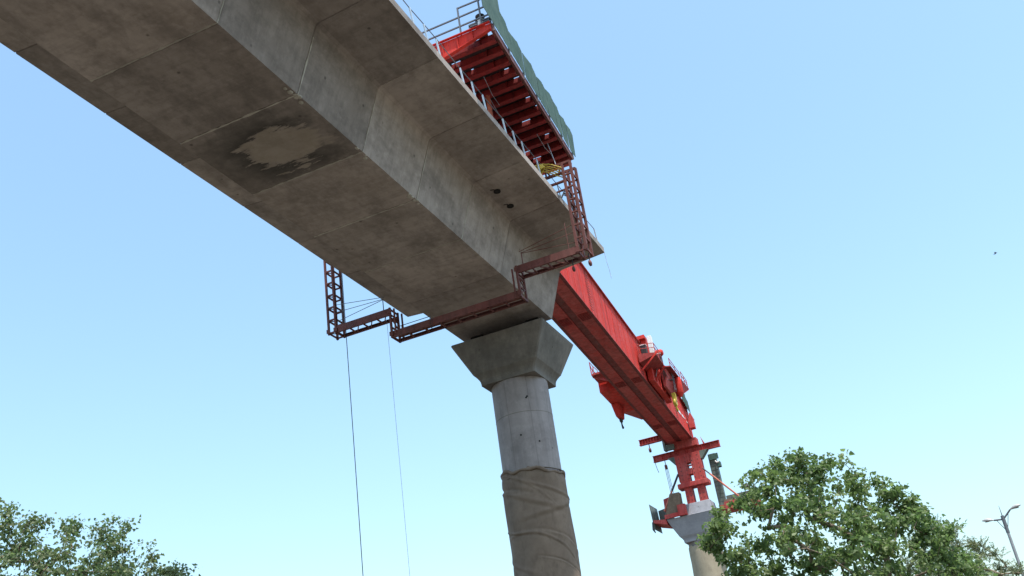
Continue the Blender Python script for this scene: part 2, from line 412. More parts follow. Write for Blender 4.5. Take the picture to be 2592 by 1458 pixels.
def wrap(cx, cy, r0, ztop, zbot, seed, slant, nf, th0=0.0, th1=2 * math.pi):
    q = random.Random(seed); n, mz = 180, 420; vs = []; fs = []
    folds = [(q.uniform(-2.6, .3) if k % 3 else q.uniform(0, 6.28), q.uniform(zbot + (ztop - zbot) * (.35 if k % 2 else 0), ztop + .1), q.uniform(-.75, .35), q.choice((.05, .07, .1)) * q.uniform(.8, 1.3), q.choice((-1, 1)) * q.uniform(.015, .042), q.uniform(-.35, .15), q.uniform(.9, 2.0)) for k in range(nf)]
    for j in range(mz + 1):
        f = j / mz
        for i in range(n + 1):
            th = th0 + (th1 - th0) * i / n
            z = zbot + (ztop + slant * math.cos(th - .2) + .05 * math.sin(th * 5 + 1) + .035 * math.sin(th * 13) + .02 * math.sin(th * 29 + 2) - zbot) * f
            r = r0 + .075 + .03 * (1 - f) ** .7 + .018 * math.sin(th * 3 + z * 1.4) + .012 * math.sin(th * 7 - z * 2.3) + .014 * math.sin(z * 1.1 + th)
            for (a, zc, sl_, wd, am, cv, ext) in folds:
                dth = (th - a + math.pi) % (2 * math.pi) - math.pi
                if abs(dth) < ext:
                    d = (z - zc - sl_ * dth - cv * dth * dth) / wd
                    if abs(d) < 3: r += am * (d * 1.5 + .35) * math.exp(-d * d) * (1 - (dth / ext) ** 2)
            if f > .97: r -= .03 * (f - .97) / .03
            vs.append((cx + r * math.cos(th), cy + r * math.sin(th), z))
    for j in range(mz):
        for i in range(n): a = j * (n + 1) + i; fs.append((a, a + 1, a + n + 2, a + n + 1))
    mb = MB(); mb.add(vs, fs, True); return mb
for th in (-1.75, -.95):
    b = MB(); c_, s__ = math.cos(th), math.sin(th); b.bar((1.051 * c_, .14 + 1.051 * s__, 11.0), (1.051 * c_, .14 + 1.051 * s__, 14.76), .018, .012, up=(c_, s__, 0)); b.build('form_seam', M_PIER, P1)
for th, z in ((-1.0, 14.0), (-1.04, 13.95), (-1.4, 12.6), (-.8, 12.3)):
    c_, s__ = math.cos(th), math.sin(th); b = MB(); b.tube([(1.04 * c_, .14 + 1.04 * s__, z), (1.056 * c_, .14 + 1.056 * s__, z)], .035, 10); b.build('tie_hole', M_DARK, P1)
wr = thing('hessian_wrap', 'brown wrinkled hessian cloth wound round the lower part of the nearer pier', 'cloth wrap', (0, .14, 1.0))
wrap(0, .14, 1.05, 11.36, .6, 3, -.14, 27).build('cloth', M_BURL, wr, recalc=False)
q = random.Random(8); roll = MB(); pts = []; rs_ = []
for i in range(73):
    a = 2 * math.pi * i / 72; z = 11.33 - .14 * math.cos(a - .2) + .05 * math.sin(a * 5 + 1) + .03 * math.sin(a * 11)
    pts.append((1.09 * math.cos(a), .14 + 1.09 * math.sin(a), z)); rs_.append(.035 + .025 * (1 + math.sin(a * 4 + 1.3) * math.sin(a * 9)))
roll.tube(pts, rs_, 7); roll.build('rolled_edge', M_BURL, wr)
tie = MB()
for z0, sl_ in ((11.2, -.12),):
    pts = []
    for i in range(61):
        a = 2 * math.pi * i / 60; z = z0 + sl_ * math.sin(a + z0) + .03 * math.sin(5 * a)
        pts.append(((1.142 + .03 * math.sin(3 * a + z * 1.4) + .03 * (11.4 - z) / 6) * math.cos(a), .14 + (1.142 + .03 * math.sin(3 * a + z * 1.4) + .03 * (11.4 - z) / 6) * math.sin(a), z))
    tie.tube([((x) * .955, .14 + (y - .14) * .955, z) for x, y, z in pts], .02, 5)
tie.build('tie_rope', M_BURLD, wr)
wr2 = thing('hessian_wrap', 'pale beige hessian cloth round the column of the farther pier', 'cloth wrap', (-2.3, 37, 1.0))
wrap(-2.3, 37, 1.06, 14.55, .6, 11, .06, 5).build('cloth', M_BURLP, wr2, recalc=False)

# ------------------------------------------------------------------ launching girder
LG = thing('launching_girder', 'long red steel launching girder running from above the deck to the farther pier', 'launching girder', (0, 13, 21.75))
ZB, ZT, GW = 21.745, 24.345, .968
Y0, Y1 = -8.0, 37.1
b = MB()
b.gbox(-GW + .06, -GW + .09, Y0, Y1, ZB + .04, ZT - .05); b.gbox(GW - .09, GW - .06, Y0, Y1, ZB + .04, ZT - .05)
b.gbox(-GW + .092, GW - .092, Y1 - .03, Y1 - .002, ZB + .05, ZT - .06); b.gbox(-GW + .092, GW - .092, Y0 + .002, Y0 + .03, ZB + .05, ZT - .06)
y = Y0 + .7
while y < Y1 - .3:
    for s_ in (-1, 1):
        x = s_ * (GW - .06); b.gbox(min(x, x + s_ * .035), max(x, x + s_ * .014), y, y + .016, ZB + .05, ZT - .055)
    y += 1.22
b.build('web_box', M_RED, LG)
b = MB()
b.gbox(-GW, -.2, Y0, Y1 + .01, ZB, ZB + .038); b.gbox(.2, GW, Y0, Y1 + .01, ZB, ZB + .038); b.gbox(-.2, .2, Y0, Y1, ZB + .07, ZB + .10)
for s_ in (-1, 1): b.gbox(min(s_ * .2, s_ * .215), max(s_ * .2, s_ * .215), Y0, Y1, ZB + .0385, ZB + .12)
fl = b.build('bottom_flange', M_DRED, LG)
for s_ in (-1, 1):
    b = MB(); xa, xb = sorted((s_ * .80, s_ * .966)); b.gbox(xa, xb, Y0 + .02, Y1, ZB - .006, ZB - .001); b.build('slide_strip', M_SLIDE, fl)
b = MB(); b.gbox(-.195, .195, Y0 + .02, Y1, ZB + .052, ZB + .066); b.build('centre_channel', M_SLIDE, fl)
b = MB(); b.gbox(-GW - .05, GW + .05, Y0, Y1 + .012, ZT - .05, ZT); b.gbox(-.55, -.43, Y0, Y1, ZT + .002, ZT + .12); b.gbox(.43, .55, Y0, Y1, ZT + .002, ZT + .12)
b.build('top_flange', M_DRED, LG)
for y in (11.0, 21.6, 31.3):
    for s_ in (-1, 1):
        b = MB(); xa, xb = sorted((s_ * .25, s_ * .78)); b.gbox(xa, xb, y - .42, y + .42, ZB - .022, ZB - .002)
        for i in range(8):
            for j in range(5): b.lathe((gx(y) + s_ * (.30 + j * .105), y - .36 + i * .103, ZB - .03), [(.022, -.02), (.022, .01)], 6)
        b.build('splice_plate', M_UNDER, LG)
    b = MB()
    for i in range(15):
        for dy in (-.17, -.06, .06, .17): b.ball((gx(y) + GW - .005, y + dy, ZB + .25 + i * .15), .022, 6)
    b.build('splice_bolt', M_BLACK, LG)
for (ya, yb, za, zb) in ((32.4, 33.25, 22.75, 22.95), (33.6, 34.3, 22.78, 22.95), (34.6, 34.85, 22.85, 22.95), (35.2, 35.6, 22.75, 22.86)):
    mk = MB(); mk.gbox(GW - .046, GW - .038, ya, yb, za, zb); mk.build('white_marking', M_WHITE, LG)
# walkway handrail + green sheets at the front
b = MB()
for y in range(24, 38, 2):
    b.bar((gx(y) + GW + .02, y, ZT), (gx(y) + GW + .02, y, ZT + .5), .04)
b.bar((gx(28) + GW + .02, 28, ZT + .5), (gx(36) + GW + .02, 36, ZT + .5), .035)
b.build('front_handrail', M_RAIL, LG)

def sheet(pts_top, pts_bot, t, waves=0.0, seed=0):
    """hanging cloth between two polylines, with folds and thickness"""
    q = random.Random(seed); nu, nv = 26, 8; vs = []
    def ev(P, f):
        k = f * (len(P) - 1); i = min(int(k), len(P) - 2); return Vector(P[i]).lerp(Vector(P[i + 1]), k - i)
    ph = q.uniform(0, 6)
    for j in range(nv + 1):
        for i in range(nu + 1):
            a = ev(pts_top, i / nu); c_ = ev(pts_bot, i / nu); pnt = c_.lerp(a, j / nv)
            off = waves * (math.sin(i * .9 + ph) * .6 + math.sin(i * 2.1 + j * .5 + ph * 2) * .4)
            vs.append((pnt.x + off, pnt.y, pnt.z + .006 * math.sin(i * .5 + ph) * (j / nv)))
    m_ = len(vs); vs += [(x - t, y, z) for x, y, z in vs]; fs = []
    for j in range(nv):
        for i in range(nu):
            a = j * (nu + 1) + i; fs.append((a, a + 1, a + nu + 2, a + nu + 1)); fs.append((m_ + a, m_ + a + nu + 1, m_ + a + nu + 2, m_ + a + 1))
    mb = MB(); mb.add(vs, fs, True); return mb
sheet([(gx(34) + 1.12, 34.2, 25.05), (gx(35) + 1.15, 35.3, 24.95), (gx(37) + 1.1, 37.1, 24.45)], [(gx(34) + 1.08, 34.3, 24.2), (gx(35) + 1.1, 35.5, 23.9), (gx(37) + 1.08, 37.1, 23.85)], .015, .03, 3).build('green_sheet', M_GREEN, LG, recalc=False)
b = MB(); b.gbox(1.0, 1.35, 35.6, 36.2, 22.4, 23.1); b.hexa([(gx(36) + 1.0, 35.9, 23.1), (gx(36) + 1.35, 35.9, 23.1), (gx(36) + 1.35, 36.3, 23.1), (gx(36) + 1.0, 36.3, 23.1)], [(gx(36) + 1.1, 36, 23.6), (gx(36) + 1.2, 36, 23.6), (gx(36) + 1.2, 36.2, 23.6), (gx(36) + 1.1, 36.2, 23.6)])
b.build('end_bracket', M_DRED, LG)

# rear platform above the deck
RP_Y0, RP_Y1, XR = -10.88, -3.0, 4.3
pf = MB()
pf.gbox(-XR, XR, RP_Y0 + .03, RP_Y0 + .05, 21.60, 21.66)
rp = MB(); rb = random.Random(21)
ys = [RP_Y0 + .42 + i * .575 for i in range(14)]
for i, y in enumerate(ys[:-1]):
    ya, yb = y, ys[i + 1]
    rp.gbox(-XR + .05, XR - .05, ya, yb - .0505, 21.585, 21.60)
    # the last strip is planked with gaps
    x = -XR + .05
    while x < XR - .1:
        ln = rb.uniform(.35, 1.5); rp.gbox(x, min(x + ln, XR - .05), yb - .05, yb, 21.588, 21.6); x += ln + rb.choice((0.003, .0, .08, .15, .3))
rear = rp.build('rear_platform', M_GRIME, LG)
for y in ys:
    b = MB(); b.gbox(-XR + .04, XR - .04, y - .01, y + .01, 21.31, 21.58); b.gbox(-XR + .04, XR - .04, y - .085, y + .085, 21.285, 21.308)
    for k in range(8):
        x = -3.8 + k * 1.08; b.gbox(x, x + .012, y - .075, y - .0105, 21.312, 21.575)
    b.build('cross_beam', M_UNDER, rear)
for i, y in enumerate(ys[:-1]):
    b = MB(); q = random.Random(i + 7); yy = y + .24 + q.uniform(-.04, .04)
    b.gbox(-XR + .06, XR - .06, yy, yy + .012, 21.47, 21.583); b.gbox(-XR + .06, XR - .06, yy + .0125, yy + .06, 21.47, 21.482)
    for k in range(5):
        x = q.uniform(2.6, 4.1); b.gbox(x, x + q.uniform(.08, .4), yy - .02, yy - .001, 21.50, 21.54)
    b.build('stringer', q.choice((M_UNDER, M_UNDER, M_ORANGE, M_DRED)), rear)
e = MB()   # tapered end beam
def taper(y0, y1):
    xs = [-XR, -2.4, 2.4, XR]; top = 21.64; bot = [21.40, 20.95, 20.95, 21.38]
    poly = [(x + gx(y0), zb) for x, zb in zip(xs, bot)] + [(x + gx(y0), top) for x in reversed(xs)]
    return poly
e.prism(taper(RP_Y0, 0), RP_Y0, RP_Y0 + .02)
e.gbox(-XR, XR, RP_Y0 - .09, RP_Y0 - .002, 21.645, 21.67)
for s_ in (-1, 1):
    a = Vector((gx(RP_Y0) + s_ * XR, RP_Y0 - .03, 21.385)); c_ = Vector((gx(RP_Y0) + s_ * 2.4, RP_Y0 - .03, 20.945)); e.bar(a, c_, .12, .014)
    for k in range(4):
        x = s_ * (2.2 + k * .5); e.gbox(x, x + .012, RP_Y0 - .06, RP_Y0 - .002, 21.0 + max(0, (abs(x) - 2.4) * .22), 21.643)
e.build('end_beam', M_RED, rear)
for s_ in (-1, 1):
    x0_, x1_ = sorted((s_ * (XR - .03), s_ * (XR + .05)))
    b = MB(); b.gbox(x0_, x1_, RP_Y0 + .03, RP_Y1, 21.37, 21.64); b.build('edge_channel', M_MAROON, rear)
b = MB(); b.gbox(-XR + .03, XR - .03, RP_Y1 - .16, RP_Y1, 21.18, 21.583); b.build('front_beam', M_DRED, rear)
b = MB(); b.gbox(-1.7, -1.5, RP_Y0 + .06, RP_Y1 - .2, 21.61, 21.74); b.gbox(1.5, 1.7, RP_Y0 + .06, RP_Y1 - .2, 21.61, 21.74); b.build('runner_beam', M_DRED, rear)
# railing of the platform's rear end and inner guard
hr = MB(); Y = RP_Y0
for z in (21.98, 22.33): hr.bar((-3.9, Y, z), (5.02, Y, z), .04)
hr.bar((4.01, Y, 22.68), (5.05, Y, 22.66), .04)
for x, zt in ((4.01, 22.70), (4.70, 22.85), (2.2, 22.35), (.4, 22.35), (-1.6, 22.35), (-3.6, 22.35)): hr.bar((x, Y, 21.65), (x, Y, zt), .045)
hr.bar((4.21, Y + .25, 22.1), (5.0, Y + .25, 22.08), .04); hr.bar((4.21, Y + .25, 22.03), (5.0, Y + .25, 22.0), .05)
for x in (4.22, 4.9): hr.bar((x, Y + .25, 21.6), (x, Y + .25, 22.1), .05)
hr.bar((2.9, Y + .02, 21.74), (5.0, Y + .02, 21.72), .03)
hr.build('handrail', M_RAIL, rear)
# green sheets down the outer side
top = [(-11.7, 24.3), (-10.35, 24.05), (-10.02, 22.75), (-9.3, 22.5), (-8.0, 22.6), (-6.6, 22.62), (-5.7, 22.72), (-4.75, 22.84), (-4.1, 22.66), (-3.3, 22.75), (-2.5, 22.74)]
for k in range(len(top) - 1):
    if k == 1: continue
    (ya, za), (yb, zb) = top[k], top[k + 1]; q = random.Random(k + 40)
    if k == 0: za, zb, yb = 24.3, 24.1, -9.9
    lo = 21.62; last = k == len(top) - 2
    sheet([(gx(ya) + XR + .10, ya, za), (gx(ya) + XR + .11, (ya + yb) / 2, (za + zb) / 2 + q.uniform(-.02, .03)), (gx(yb) + XR + .10, yb - q.choice((.0, .0, .05)), zb)],
          [(gx(ya) + XR + .09, ya + q.choice((0, .03)), lo + q.uniform(-.03, .03)), (gx(yb) + XR + .09, yb - q.choice((.0, .05, .1)) * (0 if k < 3 else 1), lo + (.08 if last else q.uniform(-.02, .03)))], .012, .004, k).build('green_sheet', M_GREEN, rear, recalc=False)
for y in [RP_Y0 + .1 + i * 1.3 for i in range(7)]:
    sp = MB(); sp.bar((gx(y) + XR + .065, y, 21.4), (gx(y) + XR + .065, y, 22.5), .04); sp.build('sheet_post', M_RAIL, rear)
# thin ropes slung below the platform
for a, c_ in (((3.9, -9.2), (3.7, -7.6)), ((3.6, -8.2), (3.5, -6.6)), ((4.1, -5.4), (4.05, -3.9))):
    sl_ = MB(); sl_.tube([(a[0], a[1], 21.27), ((a[0] + c_[0]) / 2, (a[1] + c_[1]) / 2, 21.12), (c_[0], c_[1], 21.27)], .008, 5); sl_.build('sling_rope', M_FINE, rear)
# legs of the girder standing on the deck
for x in (-2.2, 2.2):
    for y in (-9.2, -1.3):
        b = MB(); b.box(x - .16, x + .16, y - .16, y + .16, 19.5, 21.28); b.box(x - .4, x + .4, y - .4, y + .4, 19.2, 19.5)
        if y > -3: b.box(x - .2, x + .2, y - .2, y + .2, 21.28, 21.72)
        b.build('rear_leg', M_RED, LG)
b = MB(); b.box(-2.6, 2.6, -1.5, -1.1, 21.5, 21.735); b.build('bolster', M_RED, LG)
for y in (-8.7, ):
    b = MB(); b.bar((3.75, y, 19.2), (3.55, y + .55, 21.3), .14, .2); b.box(3.55, 3.95, y - .22, y + .2, 19.18, 19.34); b.bar((3.7, y + .1, 20.1), (3.3, y + .1, 20.5), .1); b.build('side_prop', M_ORANGE, LG)

# signal lamp / warning light standing at the platform end
bl = thing('warning_beacon', 'white canister with black cap on a rusty stand behind the platform handrail', 'beacon', (4.55, RP_Y0 + .3, 21.65))
b = MB(); b.box(4.42, 4.70, RP_Y0 + .2, RP_Y0 + .42, 21.6, 21.92); b.box(4.33, 4.42, RP_Y0 + .24, RP_Y0 + .4, 21.6, 21.75); b.build('stand', M_MAROON, bl)
MB().lathe((4.58, RP_Y0 + .3, 21.92), [(.09, 0), (.11, .02), (.11, .14), (.07, .16), (.10, .2), (.10, .3), (.05, .33)], 16).build('canister', M_WHITE, bl)
b = MB(); b.lathe((4.58, RP_Y0 + .3, 22.25), [(.03, 0), (.14, .02), (.15, .06), (.05, .1)], 14); b.bar((4.44, RP_Y0 + .28, 22.12), (4.5, RP_Y0 + .28, 22.3), .06); b.build('cap', M_BLACK, bl)

# ------------------------------------------------------------------ suspended working platform around the deck end
YF, YB, XO, XI, XD, ZW, ZD, ZH = -4.89, -4.35, 4.91, 4.62, 2.42, 16.65, 15.79, 20.12
SP = thing('suspended_platform', 'rusty maroon steel cradle hung round the deck with stepped walkway beneath it', 'work cradle', (0, -4.6, 15.8))
def tower(s_):
    b = MB(); cw = .085 if s_ > 0 else .07
    for x in (XO, XI):
        for y in (YF, YB): b.bar((s_ * x, y, ZW), (s_ * x, y, ZH), cw, cw)
    k = 0; z = ZW + .06
    while z < ZH:
        b.bar((s_ * XO, YF, z), (s_ * XI, YF, z), .05, .05); b.bar((s_ * XO, YB, z), (s_ * XI, YB, z), .05, .05)
        b.bar((s_ * XO, YF, z), (s_ * XO, YB, z), .05, .05); b.bar((s_ * XI, YF, z), (s_ * XI, YB, z), .05, .05)
        if s_ < 0: b.bar((s_ * XO, YF, z), (s_ * XO, YB, z + .18), .03, .03)
        z += .49; k += 1
    return b
for s_ in (-1, 1):
    tower(s_).build('hanger_tower', M_MAROON, SP)
    b = MB()   # walkway under the wing: two channels with bracing between
    xa, xb = s_ * XI, s_ * XD
    b.chan((xa, YF, ZW + .14), (xb, YF, ZW + .14), .06, .26, .014, side=s_); b.chan((xa, YB, ZW + .06), (xb, YB, ZW + .06), .06, .12, .014, side=-s_)
    n_ = 4
    for i in range(n_ + 1):
        f = i / n_; x = xa + (xb - xa) * f; b.bar((x, YF, ZW + .02), (x, YB, ZW + .02), .05, .04)
        if i < n_:
            x2 = xa + (xb - xa) * (f + .55 / n_); b.bar((x, YB, ZW + .02), (x2, YF + .1, ZW + .02), .035, .03)
    b.build('wing_walkway', M_MAROON, SP)
    b = MB()
    for y in (YF, YB): b.bar((s_ * XD, y, ZD), (s_ * XD, y, ZW + .28), .07, .07); b.bar((s_ * (XD - .16), y, ZD + .1), (s_ * (XD - .16), y, ZW + .2), .05, .05)
    for z in (ZD + .05, ZD + .4, ZD + .75, ZW + .22): b.bar((s_ * XD, YF, z), (s_ * XD, YB, z), .05, .05)
    b.bar((s_ * XD, YF, ZD + .1), (s_ * XD, YB, ZD + .45), .035); b.bar((s_ * XD, YB, ZD + .45), (s_ * XD, YF, ZD + .8), .035)
    b.build('drop_frame', M_MAROON, SP)
    # handrail wires above the wing walkway
    b = MB(); X1 = s_ * (XD + .25)
    b.tube([(X1, YF + .02, ZW + .25), (X1, YF + .02, ZW + .72)], .016, 6); b.tube([(s_ * XI, YF + .02, ZW + .8), (X1, YF + .02, ZW + .70)], .011, 5)
    b.tube([(s_ * XI, YF + .02, ZW + .42), (X1, YF + .02, ZW + .68)], .011, 5); b.tube([(s_ * (XI), YF + .02, ZW + 1.1), (X1 - s_ * .08, YF + .02, ZW + .76)], .011, 5)
    b.tube([(s_ * (XI - .3), YF + .02, ZW + .25), (s_ * (XI - .3), YF + .02, ZW + 1.25)], .014, 6)
    b.build('handrail', M_RAIL if s_ < 0 else M_MAROON, SP)
b = MB()
b.chan((-XD, YF, ZD + .12), (XD, YF, ZD + .12), .06, .24, .014, side=-1); b.chan((-XD, YB, ZD + .06), (XD, YB, ZD + .06), .06, .12, .014)
for i in range(9):
    x = -XD + 2 * XD * i / 8; b.bar((x, YF, ZD + .02), (x, YB, ZD + .02), .06, .04)
b.box(-XD + .1, XD - .1, YF + .04, YB - .16, ZD + .10, ZD + .125)
b.build('under_walkway', M_MAROON, SP)
b = MB()
for x in (-2.3, -1.15): b.tube([(x, YB, ZD), (x, YB, ZD + .62)], .014, 6)
b.tube([(-XD, YB, ZD + .62), (-1.15, YB, ZD + .62)], .013, 6); b.tube([(-XD, YB, ZD + .34), (-1.15, YB, ZD + .34)], .013, 6)
b.build('lower_handrail', M_RAIL, SP)
b = MB()   # portal across the top of the deck
for y in (YF, YB):
    b.bar((-XO, y, ZH), (XO, y, ZH), .08, .08); b.bar((-XI, y, ZH - .34), (XI, y, ZH - .34), .07, .07); b.bar((3.6, y, ZH - .7), (XI, y, ZH - .66), .05, .05)
for i in range(19):
    x = -4.5 + i * .5; b.bar((x, YF, ZH), (x, YB, ZH), .05); b.bar((x, YF, ZH - .34), (x, YF, ZH), .05)
for x in (-3, 3):
    for y in (YF, YB): b.bar((x, y, 19.2), (x, y, ZH - .3), .1)
b.build('top_portal', M_MAROON, SP)
b = MB(); b.tube([(XI - .2, YF, ZH), (4.2, -4.7, 21.25)], .014, 5); b.build('sling_rope', M_FINE, SP)
b = MB()
for i in range(5): b.tube([(4.0 + .02 * i, YB + .3, 19.2), (4.15, YB + .5 + i * .1, 19.6 + .1 * i), (4.3 + .04 * i, YB + .75 + .1 * i, 19.55), (4.2, YB + 1.3 + .15 * i, 19.2)], .018, 5)
tag(b.build('power_cable', M_BLACK), 'looped black cables on the deck edge beside the hanger tower', 'cable')

for s_ in (-1, 1):
    b = MB()
    for x, y, z in ((XO, YF, ZW + .1), (XI, YF, ZW + .1), (XD, YF, ZW + .12), (XD, YF, ZD + .12)):
        b = MB(); b.box(s_ * x - .07, s_ * x + .07, y - .052, y - .044, z - .06, z + .1); b.build('gusset_plate', M_MAROON, SP)
b = MB()
b.tube([(-.9, YF - .06, ZD + .24), (-.86, YF - .1, ZD - .15), (-.8, YF - .06, ZD + .2)], .012, 5)
b.build('rope_tie', M_WIRE, SP)
yh = MB(); q = random.Random(5)
for k in range(5):
    pts = []
    for i in range(16):
        f = i / 15; pts.append((3.85 + .75 * f, -5.45 + .5 * f + .05 * k, 20.02 - .05 * k + .10 * math.sin(f * 3.1 + k * .3) - .10 * f + .02 * q.random()))
    yh.tube(pts, .02, 6)
for k in range(4):
    pts = [(3.98 + .14 * math.cos(a / 10 * 6.28) + .02 * k, -5.5 + .1 * math.sin(a / 10 * 6.28), 19.95 - .26 * (1 - math.cos(a / 10 * 6.28)) * .5 - .04 * k) for a in range(11)]
    yh.tube(pts, .022, 6)
yh.tube([(3.98, -5.5, 19.18), (3.98, -5.48, 20.0)], .03, 6)
tag(yh.build('yellow_hose', M_YEL), 'yellow hose bundle draped on the deck edge by the hanger tower', 'hose')

# ropes hanging to the ground, small chain hoists
for x, y, zt, r, mt, lb in ((-4.455, -4.5, 19.6, .013, M_WIRE, 'dark rope hanging straight down from the outer hanger of the cradle'), (-2.73, -4.6, 16.7, .006, M_FINE, 'faint thin cord hanging down from the middle of the stepped walkway')):
    b = MB(); b.tube([(x, y, zt), (x + .003, y, zt * .6), (x - .003, y, zt * .3), (x, y, .02)], r, 6)
    tag(b.build('hanging_rope', mt), lb, 'rope')
def hoist(P, drop, r, label, ropes=0, s=1.0):
    t = thing('chain_hoist', label, 'chain hoist', P, 'chain hoists')
    P = Vector(P); c_ = P - Vector((0, 0, drop))
    b = MB(); b.tube([P, c_ + Vector((0, 0, r))], .02 * s, 5); b.build('hook', M_BLACK, t)
    b = MB(); b.lathe(c_ + Vector((-r * .5, 0, 0)), [(r * .5, 0), (r, .02), (r, r - .02), (r * .5, r)], 16, axis='x'); b.build('housing', M_MAROON, t)
    if ropes:
        b = MB()
        for k in (-1, 0, 1): b.tube([c_ + Vector((k * r * .5, 0, 0)), c_ + Vector((k * r * .55 + .05, .0, -ropes))], .012 * s, 5)
        b.build('load_chain', M_WIRE, t)
    return t
hoist((4.86, -4.6, 16.68), .36, .10, 'small chain hoist hanging below the foot of the hanger tower, against the sky')
hoist((4.28, -4.6, 16.66), .36, .09, 'small chain hoist hanging under the walkway, in front of the red girder')

# ------------------------------------------------------------------ hoist trolley on the girder
TR = thing('hoist_trolley', 'red winch trolley straddling the girder with handrails and white control boxes', 'crane trolley', (gx(24), 24, 24.35))
b = MB(); b.gbox(-1.34, 1.34, 22.4, 27.4, 24.50, 24.72)
for s_ in (-1, 1):
    for y in (22.9, 26.8): b.lathe((gx(y) + s_ * .49 - .08, y, 24.58), [(.13, 0), (.13, .16)], 16, axis='x')
b.build('top_frame', M_RED, TR)
# near side: bracketed front platform, side plate, rear box
def gq(o, y, z): return (gx(y) + o, y, z)
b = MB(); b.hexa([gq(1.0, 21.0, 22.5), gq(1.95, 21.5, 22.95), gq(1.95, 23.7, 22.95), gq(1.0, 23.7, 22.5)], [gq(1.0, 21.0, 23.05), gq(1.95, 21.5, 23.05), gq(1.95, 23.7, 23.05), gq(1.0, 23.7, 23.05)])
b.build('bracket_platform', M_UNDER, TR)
for a, c_ in ((gq(.98, 21.3, 22.1), gq(1.98, 21.48, 22.98)), (gq(.98, 23.75, 21.9), gq(1.98, 23.75, 22.95))):
    b = MB(); b.bar(a, c_, .1, .09); b.build('strut', M_RED, TR)
b = MB(); b.gbox(1.02, 1.34, 22.7, 27.7, 21.9, 24.495)
for y in (23.3, 24.4, 25.6, 26.9): b.gbox(1.342, 1.44, y, y + .05, 21.95, 24.4)
b.gbox(1.342, 1.40, 22.75, 27.65, 23.1, 23.2); b.build('side_frame', M_RED, TR)
b = MB(); b.hexa([gq(1.46, 25.0, 22.1), gq(1.62, 25.0, 22.1), gq(1.62, 27.6, 22.0), gq(1.46, 27.6, 22.0)], [gq(1.46, 24.9, 23.2), gq(1.85, 24.9, 23.2), gq(1.85, 27.8, 23.2), gq(1.46, 27.8, 23.2)]); b.build('winch_box', M_DRED, TR, bevel=.03)
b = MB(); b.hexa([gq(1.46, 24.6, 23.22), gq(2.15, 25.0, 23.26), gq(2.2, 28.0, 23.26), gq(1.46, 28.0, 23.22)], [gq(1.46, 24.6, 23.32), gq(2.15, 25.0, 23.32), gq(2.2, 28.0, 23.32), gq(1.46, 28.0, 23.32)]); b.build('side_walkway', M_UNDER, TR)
b = MB(); b.lathe((gx(27) + 2.05, 27.2, 22.15), [(.10, -.2), (.19, 0), (.22, .08), (.22, .9), (.18, 1.06)], 20); b.build('hoist_cylinder', M_RED, TR)
b = MB(); b.lathe((gx(24) + 1.345, 24.3, 23.05), [(.7, 0), (.7, .03), (.52, .04), (.52, .10), (.18, .12)], 28, axis='x'); b.build('drum_disc', M_RED, TR)
b = MB(); b.lathe((gx(24) + 1.4, 23.6, 23.75), [(.18, 0), (.22, .05), (.22, .6), (.14, .7)], 20, axis='x'); b.build('winch_motor', M_RED, TR); b = MB(); b.lathe((gx(26) + 1.4, 26.3, 23.55), [(.16, 0), (.2, .05), (.2, .5), (.12, .6)], 18, axis='x'); b.build('winch_motor', M_RED, TR)
b = MB(); b.hexa([(gx(28) + 1.4, 28.0, 22.3), (gx(28) + 2.0, 28.0, 22.3), (gx(29) + 2.2, 30.0, 23.2), (gx(29) + 1.4, 30.0, 23.2)], [(gx(28) + 1.4, 28.0, 23.35), (gx(28) + 2.2, 28.0, 23.35), (gx(29) + 2.2, 30.2, 23.35), (gx(29) + 1.4, 30.2, 23.35)]); b.build('rear_platform', M_UNDER, TR)
for (xa, xb, ya, yb, za, zb, mt, lb) in ((1.55, 1.82, 21.9, 22.25, 23.06, 24.35, M_WHITE, 'tall white box'), (1.12, 1.45, 21.5, 21.9, 23.06, 23.7, M_BLACK, 'dark box with white top'), (1.75, 1.93, 23.3, 23.65, 23.06, 23.6, M_BLACK, 'black box')):
    b = MB(); b.gbox(xa, xb, ya, yb, za, zb); c_ = b.build('control_box', mt, TR, bevel=.02); c_['label'] = lb
    if mt is M_BLACK: b = MB(); b.gbox(xa - .02, xb + .02, ya - .02, yb + .02, zb + .002, zb + .05); b.build('lid', M_WHITE, c_)
b = MB()
def hrail(pts, h, zb):
    for (x, y, z) in pts: b.bar((x, y, z), (x, y, z + h), .035)
    for (p_, q_) in zip(pts, pts[1:]):
        for k in (1, .55): b.bar(Vector(p_) + Vector((0, 0, h * k)), Vector(q_) + Vector((0, 0, h * k)), .03)
hrail([gq(1.02, 21.1, 23.05), gq(1.93, 21.55, 23.05), gq(1.93, 22.6, 23.05), gq(1.93, 23.65, 23.05)], .62, 0)
hrail([(gx(28) + 2.2, 28.2, 23.35), (gx(29) + 2.2, 29.2, 23.35), (gx(30) + 2.2, 30.2, 23.35), (gx(30) + 1.4, 30.2, 23.35)], .6, 0)
hrail([gq(2.12, 25.0, 23.32), gq(2.14, 26.5, 23.32), gq(2.16, 27.9, 23.32)], .5, 0)
b.build('handrail', M_DRED, TR)
b = MB(); hy = 26.4; hx = gx(hy) + 1.75
b.gbox(1.64, 1.86, hy - .2, hy + .2, 21.5, 22.0); b.lathe((hx - .11, hy, 21.42), [(.22, 0), (.26, .03), (.26, .16), (.22, .19)], 18, axis='x')
b.tube([(hx, hy, 21.3), (hx, hy - .02, 21.05), (hx, hy + .12, 20.9), (hx, hy + .27, 21.0), (hx, hy + .27, 21.12)], [.06, .06, .07, .05, .02], 8); b.build('hook_block', M_YEL, TR)
b = MB()
